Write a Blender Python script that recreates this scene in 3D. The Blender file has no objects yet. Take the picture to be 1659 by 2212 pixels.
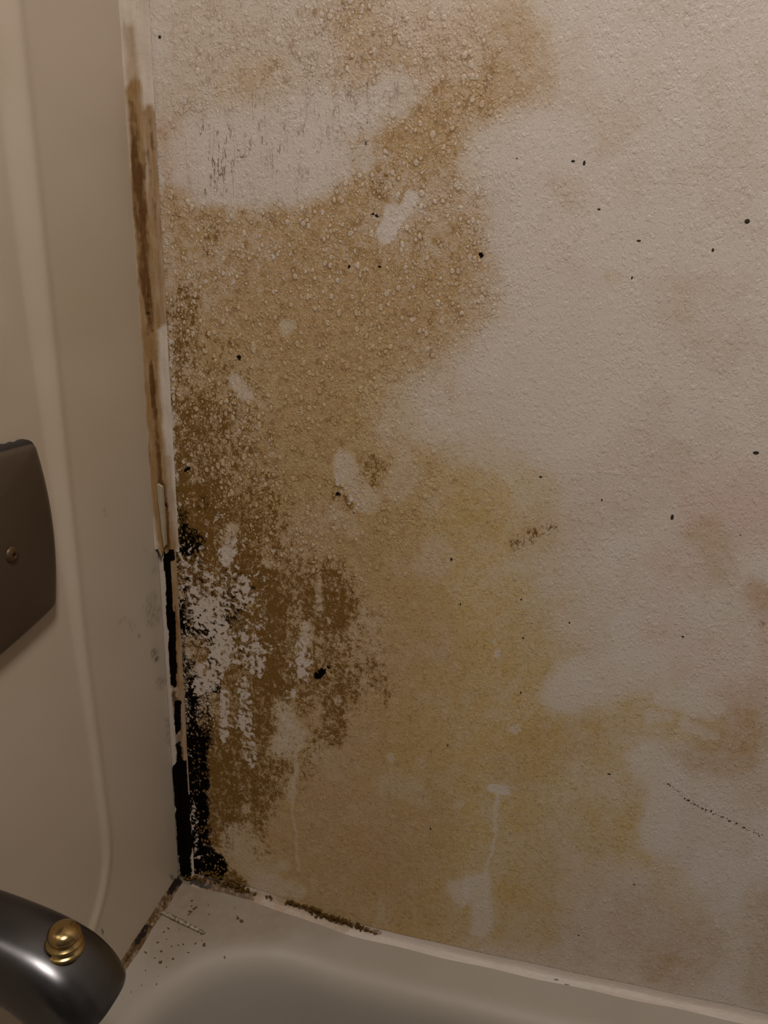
import bpy, bmesh, math, random
import numpy as np
from mathutils import Vector, Matrix
random.seed(4)
C = bpy.context.scene.collection
SC = bpy.context.scene

# ------------------------------------------------------------------ camera, world, exposure
FPX = 1661.0
ROT = np.array([[0.969636, 0.241991, 0.035303], [-0.111272, 0.308014, 0.944852], [-0.217772, 0.920091, -0.325589]])
CAM = np.array([0.27409, -0.4617, 0.50833])
cd = bpy.data.cameras.new('camera'); cam = bpy.data.objects.new('camera', cd); C.objects.link(cam)
cd.sensor_fit = 'HORIZONTAL'; cd.sensor_width = 36.0; cd.lens = 36.0 * FPX / 1659.0; cd.clip_start = 0.01
m = Matrix.Identity(4)
for i in range(3):
    m[i][0] = ROT[0][i]; m[i][1] = ROT[1][i]; m[i][2] = -ROT[2][i]; m[i][3] = CAM[i]
cam.matrix_world = m
SC.camera = cam
w = bpy.data.worlds.new('world'); SC.world = w; w.use_nodes = True
w.node_tree.nodes['Background'].inputs[0].default_value = (1, .85, .7, 1)
w.node_tree.nodes['Background'].inputs[1].default_value = 0.02
SC.view_settings.view_transform = 'Standard'; SC.view_settings.look = 'None'
SC.view_settings.gamma = 1.0; SC.view_settings.use_curve_mapping = False
SC.view_settings.exposure = 0.0
LAMP_POS = (0.42, -0.62, 1.42); LAMP_R = 0.11; LAMP_E = 86.0; LAMP_COL = (1.0, .905, .815)

# ------------------------------------------------------------------ survey helpers: photo measure <-> real planes
def survey(P):
    d = (np.asarray(P, float) - CAM) @ ROT.T
    return 829.5 + FPX * d[..., 0] / d[..., 2], 1106.0 - FPX * d[..., 1] / d[..., 2]
def on_plane(px, py, axis, val=0.0):
    d = ROT.T @ np.array([(px - 829.5) / FPX, -(py - 1106.0) / FPX, 1.0])
    return CAM + d * (val - CAM[axis]) / d[axis]

# ------------------------------------------------------------------ object helpers
def tag(o, label=None, cat=None, group=None, kind=None):
    if label: o['label'] = label
    if cat: o['category'] = cat
    if group: o['group'] = group
    if kind: o['kind'] = kind
    return o
def empty(name, loc, label, cat):
    o = bpy.data.objects.new(name, None); C.objects.link(o); o.location = loc; o.empty_display_size = .02
    return tag(o, label, cat)
def link(name, me, mat, parent=None, smooth=True):
    if mat: me.materials.append(mat)
    o = bpy.data.objects.new(name, me); C.objects.link(o)
    if smooth: me.polygons.foreach_set('use_smooth', [True] * len(me.polygons))
    if parent:
        o.parent = parent
        p = parent; off = Vector((0, 0, 0))
        while p: off += p.location; p = p.parent
        me.transform(Matrix.Translation(-off))
    me.update()
    return o
def mesh_from(name, V, F):
    me = bpy.data.meshes.new(name); me.from_pydata([tuple(v) for v in V], [], F); me.validate(); return me
def grid_mesh(name, P, wrap=False, flip=False):
    """P: (n, m, 3) array -> quad grid"""
    n, mm = P.shape[:2]
    idx = np.arange(n * mm).reshape(n, mm)
    if wrap: idx = np.concatenate([idx, idx[:, :1]], 1)
    q = np.stack([idx[:-1, :-1], idx[1:, :-1], idx[1:, 1:], idx[:-1, 1:]], -1).reshape(-1, 4)
    if flip: q = q[:, ::-1]
    me = bpy.data.meshes.new(name)
    me.vertices.add(n * mm); me.vertices.foreach_set('co', P.reshape(-1).astype(np.float32))
    me.loops.add(len(q) * 4); me.loops.foreach_set('vertex_index', q.reshape(-1).astype(np.int32))
    me.polygons.add(len(q)); me.polygons.foreach_set('loop_start', (np.arange(len(q)) * 4).astype(np.int32))
    me.polygons.foreach_set('loop_total', np.full(len(q), 4, np.int32))
    me.update(calc_edges=True); me.validate()
    return me
def set_attr(me, name, A):
    at = me.color_attributes.new(name, 'FLOAT_COLOR', 'POINT')
    at.data.foreach_set('color', A.reshape(-1).astype(np.float32))
def box_mesh(name, a, b, bev=0.0):
    bm = bmesh.new(); bmesh.ops.create_cube(bm, size=1)
    for v in bm.verts:
        v.co = Vector([a[i] if v.co[i] < 0 else b[i] for i in range(3)])
    if bev: bmesh.ops.bevel(bm, geom=bm.edges[:], offset=bev, segments=2, affect='EDGES', profile=.5)
    me = bpy.data.meshes.new(name); bm.to_mesh(me); bm.free(); return me
def lathe_mesh(name, prof, seg=40, M=None):
    t = np.linspace(0, 2 * np.pi, seg, endpoint=False)
    P = np.array([[(r * np.cos(a), r * np.sin(a), z) for a in t] for r, z in prof])
    if M is not None:
        A = np.array(M); P = P @ A[:3, :3].T + A[:3, 3]
    return grid_mesh(name, P, wrap=True, flip=True)
def smooth01(x): x = np.clip(x, 0, 1); return x * x * (3 - 2 * x)

# ------------------------------------------------------------------ noise for stain layout
def vnoise(x, y, cell, seed):
    rs = np.random.RandomState(seed); G = rs.rand(512, 512)
    u = x / cell + 97.3; v = y / cell + 61.7
    i = np.floor(u).astype(int); j = np.floor(v).astype(int); a = smooth01(u - i); b = smooth01(v - j)
    i0, i1, j0, j1 = i % 512, (i + 1) % 512, j % 512, (j + 1) % 512
    return (G[i0, j0] * (1 - a) + G[i1, j0] * a) * (1 - b) + (G[i0, j1] * (1 - a) + G[i1, j1] * a) * b
def fbm(x, y, cell, octs, seed):
    s = 0; t = 0; a = 1.0
    for k in range(octs):
        s = s + a * vnoise(x, y, cell / 2 ** k, seed + k); t += a; a *= .55
    return s / t
def stroke(X, Y, pts, width, soft):
    """0..1 mask: 1 within width of the polyline, smooth to 0 over soft (photo measure)"""
    p = np.array(pts, float); pad = width + soft
    out = np.zeros(X.shape)
    sel = np.nonzero((X > p[:, 0].min() - pad) & (X < p[:, 0].max() + pad) & (Y > p[:, 1].min() - pad) & (Y < p[:, 1].max() + pad))[0]
    if not len(sel): return out
    x = X[sel]; y = Y[sel]; d = np.full(x.shape, 1e9)
    if len(p) == 1: d = np.hypot(x - p[0, 0], y - p[0, 1])
    for a, b in zip(p[:-1], p[1:]):
        ab = b - a; L = (ab ** 2).sum() + 1e-9
        t = np.clip(((x - a[0]) * ab[0] + (y - a[1]) * ab[1]) / L, 0, 1)
        d = np.minimum(d, np.hypot(x - a[0] - t * ab[0], y - a[1] - t * ab[1]))
    out[sel] = smooth01(1 - (d - width) / max(soft, 1e-6))
    return out

# ------------------------------------------------------------------ shader mini language
class G:
    def __init__(s, name):
        s.m = bpy.data.materials.new(name); s.m.use_nodes = True; s.t = s.m.node_tree
        s.b = s.t.nodes['Principled BSDF']; s.n = s.t.nodes.new
    def lk(s, a, sock):
        if isinstance(a, (int, float)): sock.default_value = a
        elif isinstance(a, tuple): sock.default_value = a if len(a) == len(sock.default_value) else a + (1.0,)
        else: s.t.links.new(a, sock)
    def math(s, op, a, b=0.0, c=0.0, clamp=False):
        n = s.n('ShaderNodeMath'); n.operation = op; n.use_clamp = clamp
        s.lk(a, n.inputs[0]); s.lk(b, n.inputs[1]); s.lk(c, n.inputs[2]); return n.outputs[0]
    def mul(s, a, b, clamp=False): return s.math('MULTIPLY', a, b, clamp=clamp)
    def add(s, a, b, clamp=False): return s.math('ADD', a, b, clamp=clamp)
    def sub(s, a, b, clamp=False): return s.math('SUBTRACT', a, b, clamp=clamp)
    def mix(s, f, a, b):
        n = s.n('ShaderNodeMix'); n.data_type = 'RGBA'; s.lk(f, n.inputs[0]); s.lk(a, n.inputs[6]); s.lk(b, n.inputs[7]); return n.outputs[2]
    def step(s, v, lo, hi, to0=0.0, to1=1.0):
        n = s.n('ShaderNodeMapRange'); n.interpolation_type = 'SMOOTHSTEP'
        s.lk(v, n.inputs[0]); s.lk(lo, n.inputs[1]); s.lk(hi, n.inputs[2]); s.lk(to0, n.inputs[3]); s.lk(to1, n.inputs[4]); return n.outputs[0]
    def coord(s, scale=(1, 1, 1), warp=None):
        c = s.n('ShaderNodeTexCoord'); mp = s.n('ShaderNodeMapping'); mp.inputs['Scale'].default_value = scale
        s.t.links.new(c.outputs['Object'], mp.inputs[0]); return mp.outputs[0]
    def noise(s, vec, scale, detail=3, rough=.55, dist=0.0):
        n = s.n('ShaderNodeTexNoise'); s.lk(vec, n.inputs['Vector']); n.inputs['Scale'].default_value = scale
        n.inputs['Detail'].default_value = detail; n.inputs['Roughness'].default_value = rough; n.inputs['Distortion'].default_value = dist
        return n.outputs[0]
    def vor(s, vec, scale, feat='F1', out='Distance', rnd=1.0):
        n = s.n('ShaderNodeTexVoronoi'); n.feature = feat; s.lk(vec, n.inputs['Vector']); n.inputs['Scale'].default_value = scale
        n.inputs['Randomness'].default_value = rnd; return n.outputs[out]
    def sep(s, col):
        n = s.n('ShaderNodeSeparateColor'); s.lk(col, n.inputs[0]); return n.outputs
    def attr(s, name):
        n = s.n('ShaderNodeAttribute'); n.attribute_name = name; o = s.sep(n.outputs['Color'])
        return o[0], o[1], o[2], n.outputs['Alpha']
    def warp(s, vec, nscale, amt):
        n = s.n('ShaderNodeTexNoise'); s.lk(vec, n.inputs['Vector']); n.inputs['Scale'].default_value = nscale; n.inputs['Detail'].default_value = 2
        a = s.n('ShaderNodeVectorMath'); a.operation = 'SUBTRACT'; s.t.links.new(n.outputs['Color'], a.inputs[0]); a.inputs[1].default_value = (.5, .5, .5)
        b = s.n('ShaderNodeVectorMath'); b.operation = 'SCALE'; s.t.links.new(a.outputs[0], b.inputs[0]); b.inputs['Scale'].default_value = amt
        c = s.n('ShaderNodeVectorMath'); c.operation = 'ADD'; s.lk(vec, c.inputs[0]); s.t.links.new(b.outputs[0], c.inputs[1]); return c.outputs[0]
    def bump(s, h, strength, dist, prev=None):
        n = s.n('ShaderNodeBump'); n.inputs['Strength'].default_value = strength; n.inputs['Distance'].default_value = dist
        s.lk(h, n.inputs['Height']); 
        if prev is not None: s.t.links.new(prev, n.inputs['Normal'])
        return n.outputs[0]
    def done(s, col, rough=.5, metal=0.0, normal=None, spec=.5):
        s.lk(col, s.b.inputs['Base Color']); s.lk(rough, s.b.inputs['Roughness']); s.lk(metal, s.b.inputs['Metallic'])
        s.lk(spec, s.b.inputs['Specular IOR Level'])
        if normal is not None: s.t.links.new(normal, s.b.inputs['Normal'])
        return s.m

def plain_mat(name, col, rough=.5, metal=0.0, var=.06, scale=40, bump=0.0, spec=.5):
    g = G(name); v = g.coord(); n = g.noise(v, scale, 4)
    dark = tuple(c * (1 - var) for c in col); lite = tuple(min(1, c * (1 + var)) for c in col)
    nr = g.bump(n, bump, .001) if bump else None
    return g.done(g.mix(n, dark, lite), g.step(n, .2, .8, rough * .9, rough * 1.1), metal, nr, spec)

# stained, bubbled paint of the long wall
CLEAN = (.60, .545, .50); TAN = (.43, .29, .145); OLIVE = (.52, .385, .165); RUST = (.165, .084, .016); BLACK = (.005, .0035, .0025); PINK = (.56, .40, .34)
def wall_paint():
    g = G('stained_wall_paint'); v0 = g.coord()
    T, O, Rr, K = g.attr('stain_a'); F, P, D, V = g.attr('stain_b')
    vw = g.warp(v0, 60, .006)
    # droplets: cells of two sizes, slightly taller than wide
    mp = g.n('ShaderNodeMapping'); mp.inputs['Scale'].default_value = (1, 1, .72); g.lk(vw, mp.inputs[0]); vd = mp.outputs[0]
    def dots(sc, lo):
        f = g.vor(vd, sc); c = g.sep(g.vor(vd, sc, out='Color')); q = g.sub(f, g.mul(c[0], .20))
        on = g.step(c[1], lo, lo + .12)
        return g.mul(g.step(q, .10, .27, 1, 0), on), g.mul(g.mul(g.step(q, .12, .26), g.step(q, .30, .52, 1, 0)), on)
    da, ra = dots(265, .22); db, rb = dots(480, .28)
    top = g.math('MAXIMUM', da, g.mul(db, .75)); ring = g.math('MAXIMUM', ra, g.mul(rb, .7))
    ln = g.noise(g.coord((1, 1, .45)), 330, 2, .5, .6); lines = g.step(g.math('ABSOLUTE', g.sub(ln, .5)), 0, .035, 1, 0)
    valley = g.mul(g.math('MAXIMUM', g.mul(ring, .9), g.mul(lines, .8)), g.sub(1, g.mul(top, .9))); valley2 = lines
    fine = g.noise(v0, 420, 3, .6); med = g.noise(v0, 120, 4, .62); big = g.noise(v0, 30, 4, .6)
    # tan wash, gathering in the valleys
    k = g.add(.80, g.mul(D, g.sub(g.mul(valley, .6), g.mul(top, .6))))
    k = g.add(k, g.mul(g.sub(med, .5), 1.0)); k = g.add(k, g.mul(g.sub(fine, .5), .5))
    tf = g.mul(T, k, clamp=True)
    k2 = g.add(.9, g.add(g.mul(g.sub(fine, .5), 1.1), g.mul(g.sub(big, .5), .8)))
    of = g.mul(O, g.add(k2, g.mul(valley2, .25)), clamp=True)
    cv = g.mix(g.noise(v0, 14, 3), tuple(c * .95 for c in CLEAN), tuple(c * 1.05 for c in CLEAN))
    col = g.mix(g.mul(P, g.add(.4, g.mul(med, 1.0)), clamp=True), cv, PINK)
    col = g.mix(of, col, OLIVE)
    col = g.mix(tf, col, TAN)
    # faint dirt in the valleys everywhere the surface is bubbled
    dv = g.mul(g.mul(valley, D), g.step(med, .45, .62))
    col = g.mix(g.mul(dv, .7, clamp=True), col, (.22, .125, .055))
    # short dark dashes in the stained film
    l2 = g.noise(g.coord((1, 1, .7)), 560, 2, .5, .8); dash = g.mul(g.step(g.math('ABSOLUTE', g.sub(l2, .5)), 0, .045, 1, 0), g.step(g.noise(v0, 260, 2), .44, .62))
    so = g.math('MAXIMUM', T, O); col = g.mix(g.mul(g.mul(dash, so), .75, clamp=True), col, (.20, .125, .04))
    net = g.mul(g.step(g.vor(vd, 520, 'DISTANCE_TO_EDGE'), 0, .22, 1, 0), g.step(g.noise(v0, 300, 2), .35, .6))
    # rust: broken up by noise and droplets
    rs = g.add(g.sub(g.mul(Rr, .9), .22), g.add(g.mul(g.sub(med, .5), 1.5), g.add(g.mul(g.sub(g.noise(g.coord((1, 1, .7)), 330, 3, .6), .5), 1.5), g.mul(net, .42))))
    rs = g.sub(g.add(rs, g.mul(g.mul(valley, D), .25)), g.mul(g.mul(top, D), .42))
    rf = g.mul(g.step(rs, .1, .75), g.step(Rr, .0, .12))
    col = g.mix(rf, col, RUST)
    ks = g.add(K, g.add(g.mul(g.sub(med, .5), .9), g.mul(g.sub(fine, .5), 1.0)))
    dk = dots(390, .06)[0]
    ks = g.sub(g.add(ks, g.mul(net, .2)), g.mul(g.mul(dk, g.step(g.sub(F, P), -.1, .0)), .8))
    kf = g.mul(g.step(ks, .32, .78), g.step(K, .02, .15))
    col = g.mix(kf, col, BLACK)
    # flakes of clean paint showing through
    fv = g.noise(vw, 230, 4, .62, .4); fs = g.add(F, g.mul(g.sub(fv, .5), 2.6))
    ff = g.mul(g.step(fs, .54, .74), g.step(F, .03, .2))
    col = g.mix(ff, col, g.mix(fine, (.50, .43, .37), (.60, .53, .47)))
    # fine vertical cracks
    cn = g.noise(g.coord((1, 1, .16)), 170, 3, .62, .25)
    cr = g.mul(g.step(g.math('ABSOLUTE', g.sub(cn, .5)), .004, .020, 1, 0), g.step(g.noise(v0, 120, 2), .40, .55))
    col = g.mix(g.mul(g.mul(cr, V), .85, clamp=True), col, (.13, .075, .05))
    # tiny dirt flecks
    fl = g.vor(v0, 60); fc = g.sep(g.vor(v0, 60, out='Color'))[0]
    col = g.mix(g.mul(g.mul(g.step(fl, .02, .05, 1, 0), g.step(fc, .72, .76)), .8), col, (.08, .05, .03))
    # relief
    dome = g.sub(g.mul(top, g.add(.35, g.mul(D, 1.2))), g.mul(lines, .35))
    wr = g.math('ABSOLUTE', g.sub(g.noise(g.coord((1, 1, .8)), 400, 3, .55, .7), .5)); hgt = g.add(dome, g.add(g.mul(g.step(wr, 0, .16), g.add(.10, g.mul(D, .55))), g.mul(g.noise(v0, 220, 3, .6), .6)))
    hgt = g.sub(hgt, g.mul(g.mul(cr, V), .5))
    nr = g.bump(hgt, .36, .0010)
    return g.done(col, g.step(med, .2, .8, .42, .62), 0, nr, g.mul(g.sub(1, kf), .3))

# ------------------------------------------------------------------ stain layout on the long wall (photo measure)
TANS = [ # pts, width, soft, amount
 ([(1130,80),(1170,190)],30,60,.45), ([(1060,10),(1100,60)],30,90,.35), ([(1000,110),(950,200)],40,120,.25),
 ([(760,10),(790,90),(830,170)],25,70,.42), ([(700,60),(740,200)],20,80,.28),([(550,190),(560,230)],12,40,.25),
 ([(1120,180),(1000,230),(900,240)],35,70,.5), ([(1000,240),(880,290),(820,390)],50,60,.62), ([(980,300),(1000,420),(960,560)],60,60,.5),
 ([(860,330),(790,430),(760,520),(850,590),(930,560)],60,60,.68), ([(740,430),(690,500),(740,590)],60,90,.5), ([(800,600),(900,650)],50,70,.5),
 ([(1020,430),(1030,540),(980,660)],40,80,.42), ([(640,480),(560,560),(560,640)],70,120,.42), ([(860,700),(720,720),(600,780)],70,130,.42),
 ([(420,480),(440,560),(430,700),(420,850),(430,1000),(430,1150)],60,60,.55), ([(520,560),(520,720),(540,900),(540,1060)],70,90,.38),
 ([(450,470),(455,550)],14,22,.5), ([(400,630),(430,760)],30,40,.5), ([(380,300),(385,470)],14,30,.35), ([(380,420),(400,520)],20,40,.4),
 ([(620,640),(640,900),(660,1100)],80,100,.42), ([(860,760),(760,860),(700,980)],70,110,.35), ([(940,720),(1000,640)],40,90,.28),
 ([(640,1000),(720,1120),(680,1220)],60,80,.5), ([(800,980),(820,1060)],25,40,.45), ([(930,960),(1080,960)],20,60,.3),([(740,1240),(800,1400),(780,1560)],60,90,.55),
 ([(900,1060),(1000,1100)],60,80,.3), ([(860,1250),(900,1380)],60,90,.42), ([(700,1620),(760,1750),(820,1840)],70,110,.5),([(560,1700),(640,1830)],60,90,.45),
 ([(900,1820),(860,1920)],60,100,.4), ([(480,1560),(520,1700),(500,1780)],50,60,.5), ([(440,1250),(600,1500)],70,100,.4),
 ([(1100,1640),(1250,1580)],30,70,.3), ([(1500,1650),(1560,1625),(1640,1580)],22,45,.6), ([(1560,1570),(1640,1540)],40,60,.35), ([(1660,1590),(1650,1680)],30,60,.3),
 ([(1150,1150),(1170,1140)],18,40,.35), ([(1540,1180),(1560,1240)],25,40,.35), ([(1640,1310)],15,40,.5),([(1240,1160)],30,60,.2),
 ([(1400,2000),(1500,2060)],30,90,.35), ([(1230,1960),(1400,2080)],60,120,.28), ([(1640,1960),(1655,2130)],20,50,.4), ([(1405,2090),(1440,2085)],10,30,.5),
 ([(1180,2060),(1000,2020)],50,80,.25), ([(1330,280),(1280,230)],20,60,.18), ([(1230,420)],20,50,.2), ([(1210,620),(1180,560)],25,60,.2),
 ([(1500,700),(1460,640),(1540,760)],30,70,.2), ([(1330,1060),(1420,1000)],50,90,.2),
 ([(470,760),(560,1000),(620,1400),(600,1800)],160,160,.38), ([(700,1100),(760,1500),(720,1850)],150,160,.4), ([(700,560),(700,900)],150,180,.2), ([(440,1280),(520,1500),(560,1750)],90,90,.5),
 ([(440,180),(520,120)],60,120,.16),([(600,300),(620,380)],30,60,.15)]
OLIVES = [
 ([(620,900),(740,1300),(760,1700),(800,1880)],190,170,.5), ([(980,1080),(1020,1400),(960,1750)],150,160,.5), ([(560,1640),(620,1850)],110,90,.4), ([(500,1880),(560,1850)],50,50,.45),
 ([(880,740),(720,800),(700,960)],80,140,.35), ([(740,900),(725,1010),(750,1080)],26,50,.55), ([(800,1005),(815,1035)],18,30,.5), ([(770,1100),(790,1180)],30,60,.45),
 ([(1000,1010),(1080,1020)],45,60,.38), ([(920,1030),(960,1130),(900,1250)],60,80,.42), ([(640,860),(620,1000)],50,90,.35),
 ([(1020,1180),(1040,1300),(1080,1420),(1120,1500),(1090,1580)],70,110,.62), ([(960,1300),(1000,1440),(960,1540)],80,110,.55), ([(820,1500),(900,1600),(1000,1640)],80,110,.55),
 ([(1160,1540),(1300,1520),(1400,1510)],35,60,.5), ([(1300,1590),(1380,1600)],40,70,.4), ([(1240,1640),(1340,1700),(1330,1790)],60,60,.5), ([(1470,1550),(1520,1570)],25,50,.45),
 ([(1380,1780),(1365,1850)],20,40,.5), ([(1120,1690),(1200,1800),(1150,1900)],80,100,.5), ([(900,1700),(960,1800),(900,1900)],110,130,.5), ([(640,1780),(760,1880),(830,1960)],80,90,.55),
 ([(560,1830),(620,1900)],40,60,.4), ([(950,1960),(1020,2000)],40,50,.55), ([(1090,1940),(1120,2000)],30,60,.35), ([(1010,1240),(1000,1190)],20,40,.4), ([(1400,1870),(1480,1960)],14,40,.35),
 ([(1180,700),(1080,640)],30,80,.18), ([(1060,240),(980,300)],40,80,.28), ([(520,220),(560,180)],30,60,.2), ([(1330,610)],12,20,.3), ([(1100,100),(940,60)],60,150,.16), ([(480,1180),(560,1130)],30,60,.3)]
RUSTS = [
 ([(420,920),(410,1010),(420,1100)],26,80,.36), ([(412,1080),(430,1190)],24,50,.5), ([(470,1080),(470,1160),(500,1200)],22,50,.55), ([(400,1150),(430,1180)],20,24,.6), ([(540,1130),(520,1200),(540,1250)],18,26,.55),
 ([(385,1000),(395,1180)],10,16,.5), ([(600,1150),(560,1060)],20,50,.3), ([(460,800),(470,950)],30,90,.22), ([(390,640),(380,800),(385,1000)],12,40,.3), ([(400,640),(400,760)],16,30,.3),
 ([(600,1260),(660,1260),(720,1300)],20,70,.45), ([(620,1320),(700,1330),(730,1300)],16,60,.42), ([(715,1230),(725,1330)],10,40,.42), ([(570,1240),(590,1330),(580,1460)],14,24,.66),
 ([(520,1260),(540,1360)],30,40,.5), ([(560,1360),(575,1500),(540,1560)],22,28,.62), ([(480,1400),(500,1500)],24,40,.5), ([(620,1400),(640,1500)],26,36,.5), ([(680,1400),(720,1380),(730,1480)],20,60,.36),
 ([(690,1450),(740,1480)],20,60,.36), ([(610,1460),(600,1560)],14,26,.5), ([(800,1440),(830,1500)],14,24,.35), ([(720,1530),(725,1590)],16,18,.6), ([(690,1580),(685,1610)],6,10,.5),
 ([(450,1600),(470,1720),(450,1800)],34,44,.62), ([(540,1580),(580,1640),(560,1700)],26,40,.45), ([(510,1650),(530,1760)],30,50,.4), ([(520,1780),(560,1790)],12,20,.45), ([(560,1840)],16,24,.35),
 ([(440,1300),(440,1400)],26,30,.42), ([(400,1240),(440,1310)],24,30,.5), ([(430,1220),(540,1500)],50,60,.42), ([(600,1280),(760,1380),(700,1540)],50,90,.2), ([(470,1640),(540,1700),(600,1640)],50,60,.36), ([(430,1620),(440,1800)],22,30,.5), ([(480,940),(520,1120)],50,90,.26),
 ([(450,1880),(520,1920)],24,14,.8), ([(430,1810),(450,1800)],12,14,.6), ([(540,1935)],6,6,.6),
 ([(805,1010),(800,1025)],14,22,.45), ([(735,1050),(750,1085)],10,20,.45), ([(720,900)],8,18,.3), ([(820,405)],10,30,.3),
 ([(1110,1180),(1150,1155),(1190,1138)],5,16,.5), ([(1640,1345)],4,12,.3), ([(640,200),(770,210)],6,20,.1), ([(930,755)],5,12,.3), ([(455,480),(455,545)],6,14,.3), ([(375,430),(380,470)],5,12,.3)]
BLACKS = [
 ([(400,1440),(398,1560),(415,1640)],18,16,.58), ([(430,1480),(440,1600)],14,18,.55), ([(385,1330),(390,1410)],8,10,.5), ([(400,1320),(430,1370)],20,24,.38), ([(465,1350),(462,1460)],10,16,.5),
 ([(420,1600),(425,1680),(420,1760)],16,22,.8), ([(395,1660),(398,1760),(402,1850)],14,7,1.0), ([(410,1780),(415,1880)],12,10,.95), ([(440,1700),(440,1780)],8,14,.6),
 ([(430,1820),(450,1860),(470,1870)],18,12,.85), ([(450,1795)],6,7,.8), ([(410,1890),(470,1905)],12,12,.62), ([(500,1920),(530,1925)],10,10,.5),
 ([(684,1460),(697,1450)],4,8,1.0), ([(712,1442)],4,6,.7), ([(408,1160),(420,1170)],14,20,.58), ([(440,1090)],10,20,.4), ([(390,1100),(400,1190)],8,14,.5),
 ([(465,1490)],7,8,.8), ([(1190,1138)],2,6,.55), ([(1150,1158)],2,5,.5), ([(730,1065)],3,5,.8), ([(765,1105)],3,5,.6), ([(400,1270)],4,6,.6), ([(400,1220),(420,1320),(500,1280)],36,40,.42), ([(500,1340),(540,1440)],16,28,.35),
 ([(1041,548)],4.5,2,1.0), ([(805,465),(815,470)],2,3,.9), ([(780,275)],3,4,.8), ([(790,305)],3,4,.9), ([(515,770)],4,4,.8), ([(398,1021),(410,1014)],1.5,1.5,1.0), ([(752,575)],3,3,.8), ([(820,575)],3,3,.7)]
WIPES = [ # rubbed clean
 ([(410,310),(480,280),(560,310),(640,330),(720,350)],20,60,.85), ([(410,370),(450,405),(560,405),(650,395)],22,36,.9), ([(480,340),(660,370)],40,50,.9), ([(560,260),(700,240),(800,240),(865,190)],14,60,.8),
 ([(890,425),(860,470),(830,505)],12,9,1.0), ([(850,460),(840,500)],16,8,.9), ([(790,320),(790,350)],10,16,.7),
 ([(1070,350),(1110,420),(1130,520),(1170,640)],26,80,.85), ([(1090,320),(1200,300)],36,80,.85), ([(1160,740),(1010,830),(970,900),(1060,930)],34,100,.68), ([(1220,900),(1260,700)],60,90,.85),
 ([(900,860),(860,930)],30,50,.5), ([(745,1000),(770,1050),(800,1085)],16,18,.85), ([(740,990),(735,1030)],10,10,.8), ([(880,1010),(850,1050)],22,26,.6), ([(945,1190),(935,1220)],24,30,.6), ([(730,1100),(760,1140)],14,20,.5),
 ([(610,1540),(635,1590),(622,1610)],14,26,.85), ([(600,1615),(625,1570)],8,26,.7), ([(648,1605),(638,1650),(633,1700)],3,4,.8), ([(632,1700),(634,1760),(640,1830),(648,1880)],1.5,4,.7), ([(632,1690),(630,1720)],8,6,.6), ([(680,1900),(682,1930)],4,5,.4), ([(820,1930),(822,1980)],4,6,.45), ([(735,1920),(738,1960)],4,6,.3),
 ([(1062,1703),(1090,1705)],8,5,.95), ([(1075,1712),(1070,1760)],3,4,.7), ([(1068,1765),(1064,1830),(1052,1890),(1046,1950)],2,4,.65), ([(985,1920),(1040,1910),(1040,2000)],14,20,.8), ([(990,1920),(1000,1940)],14,10,.8), ([(845,1635)],6,6,.9), ([(840,1690),(900,1720)],14,30,.55), ([(905,1650)],10,12,.5),
 ([(995,1735)],8,6,.6), ([(1115,1575)],8,6,.7), ([(1075,1410)],4,5,.8), ([(1065,1390)],4,5,.7), ([(730,1515)],8,6,.9), ([(655,1355),(665,1385)],5,14,.6), ([(690,1230),(688,1310)],2,10,.6), ([(575,1215)],8,8,.8), ([(505,820),(530,850)],10,14,.7), ([(620,705)],10,14,.6), ([(690,1620),(720,1660)],10,30,.3),
 ([(535,1745)],7,6,.8), ([(520,1820),(560,1880)],30,24,.55), ([(612,1870)],8,10,.7), ([(500,1140),(490,1210)],9,8,.8), ([(560,1900),(640,1925)],14,14,.7),
 ([(1400,1640),(1440,1700),(1420,1800)],24,34,.9), ([(1220,1500),(1240,1480)],30,40,.8), ([(1440,1500),(1540,1530)],16,20,.9), ([(1480,1560),(1540,1590)],6,12,.6), ([(1400,1545),(1440,1550)],8,8,.6), ([(1230,1480),(1400,1440)],30,40,.8)]
FLAKES = [
 ([(395,1215),(430,1240),(450,1320)],22,30,.52), ([(450,1320),(470,1380)],24,30,.58), ([(400,1280),(400,1400)],14,24,.4), ([(440,1460),(470,1440),(440,1480)],20,18,.72), ([(500,1220),(510,1290)],20,24,.5), ([(545,1260),(550,1360)],18,28,.46),
 ([(500,1390),(540,1420)],26,26,.55), ([(485,1500),(482,1590)],9,9,.72), ([(525,1480),(535,1590),(545,1650)],10,10,.62), ([(515,1560)],12,16,.5), ([(640,1440),(630,1500)],10,18,.45), ([(600,1560)],14,18,.45), ([(470,1120),(450,1170)],16,20,.42), ([(520,1170),(480,1200)],10,14,.6),
 ([(560,1440),(590,1400)],16,24,.4), ([(650,1360),(660,1420)],8,22,.42), ([(520,920),(560,1000)],30,50,.28), ([(600,1180),(560,1120)],20,40,.3), ([(660,1460),(650,1400)],10,12,.5), ([(530,1700)],10,14,.4),
 ([(384,1400),(390,1580)],6,6,.7), ([(418,1740),(425,1850)],5,5,.55), ([(370,700),(376,1180)],5,7,.6), ([(400,1630)],10,14,.3), ([(740,1040),(780,1090)],16,20,.5)]
PINKS = [([(1560,1150),(1640,1110)],40,70,.4), ([(1430,1230),(1480,1240)],20,40,.35), ([(1540,1080),(1600,1060)],40,70,.35), ([(1640,1330),(1655,1400)],20,40,.5), ([(1600,1540),(1660,1480)],30,60,.35), ([(1420,1320)],30,50,.2),
 ([(1000,130),(1080,170)],50,100,.3), ([(860,60),(900,110)],40,80,.22), ([(370,280),(390,430)],20,40,.35), ([(1540,1440),(1460,1400)],30,60,.25), ([(1650,1150)],30,60,.3)]
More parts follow.
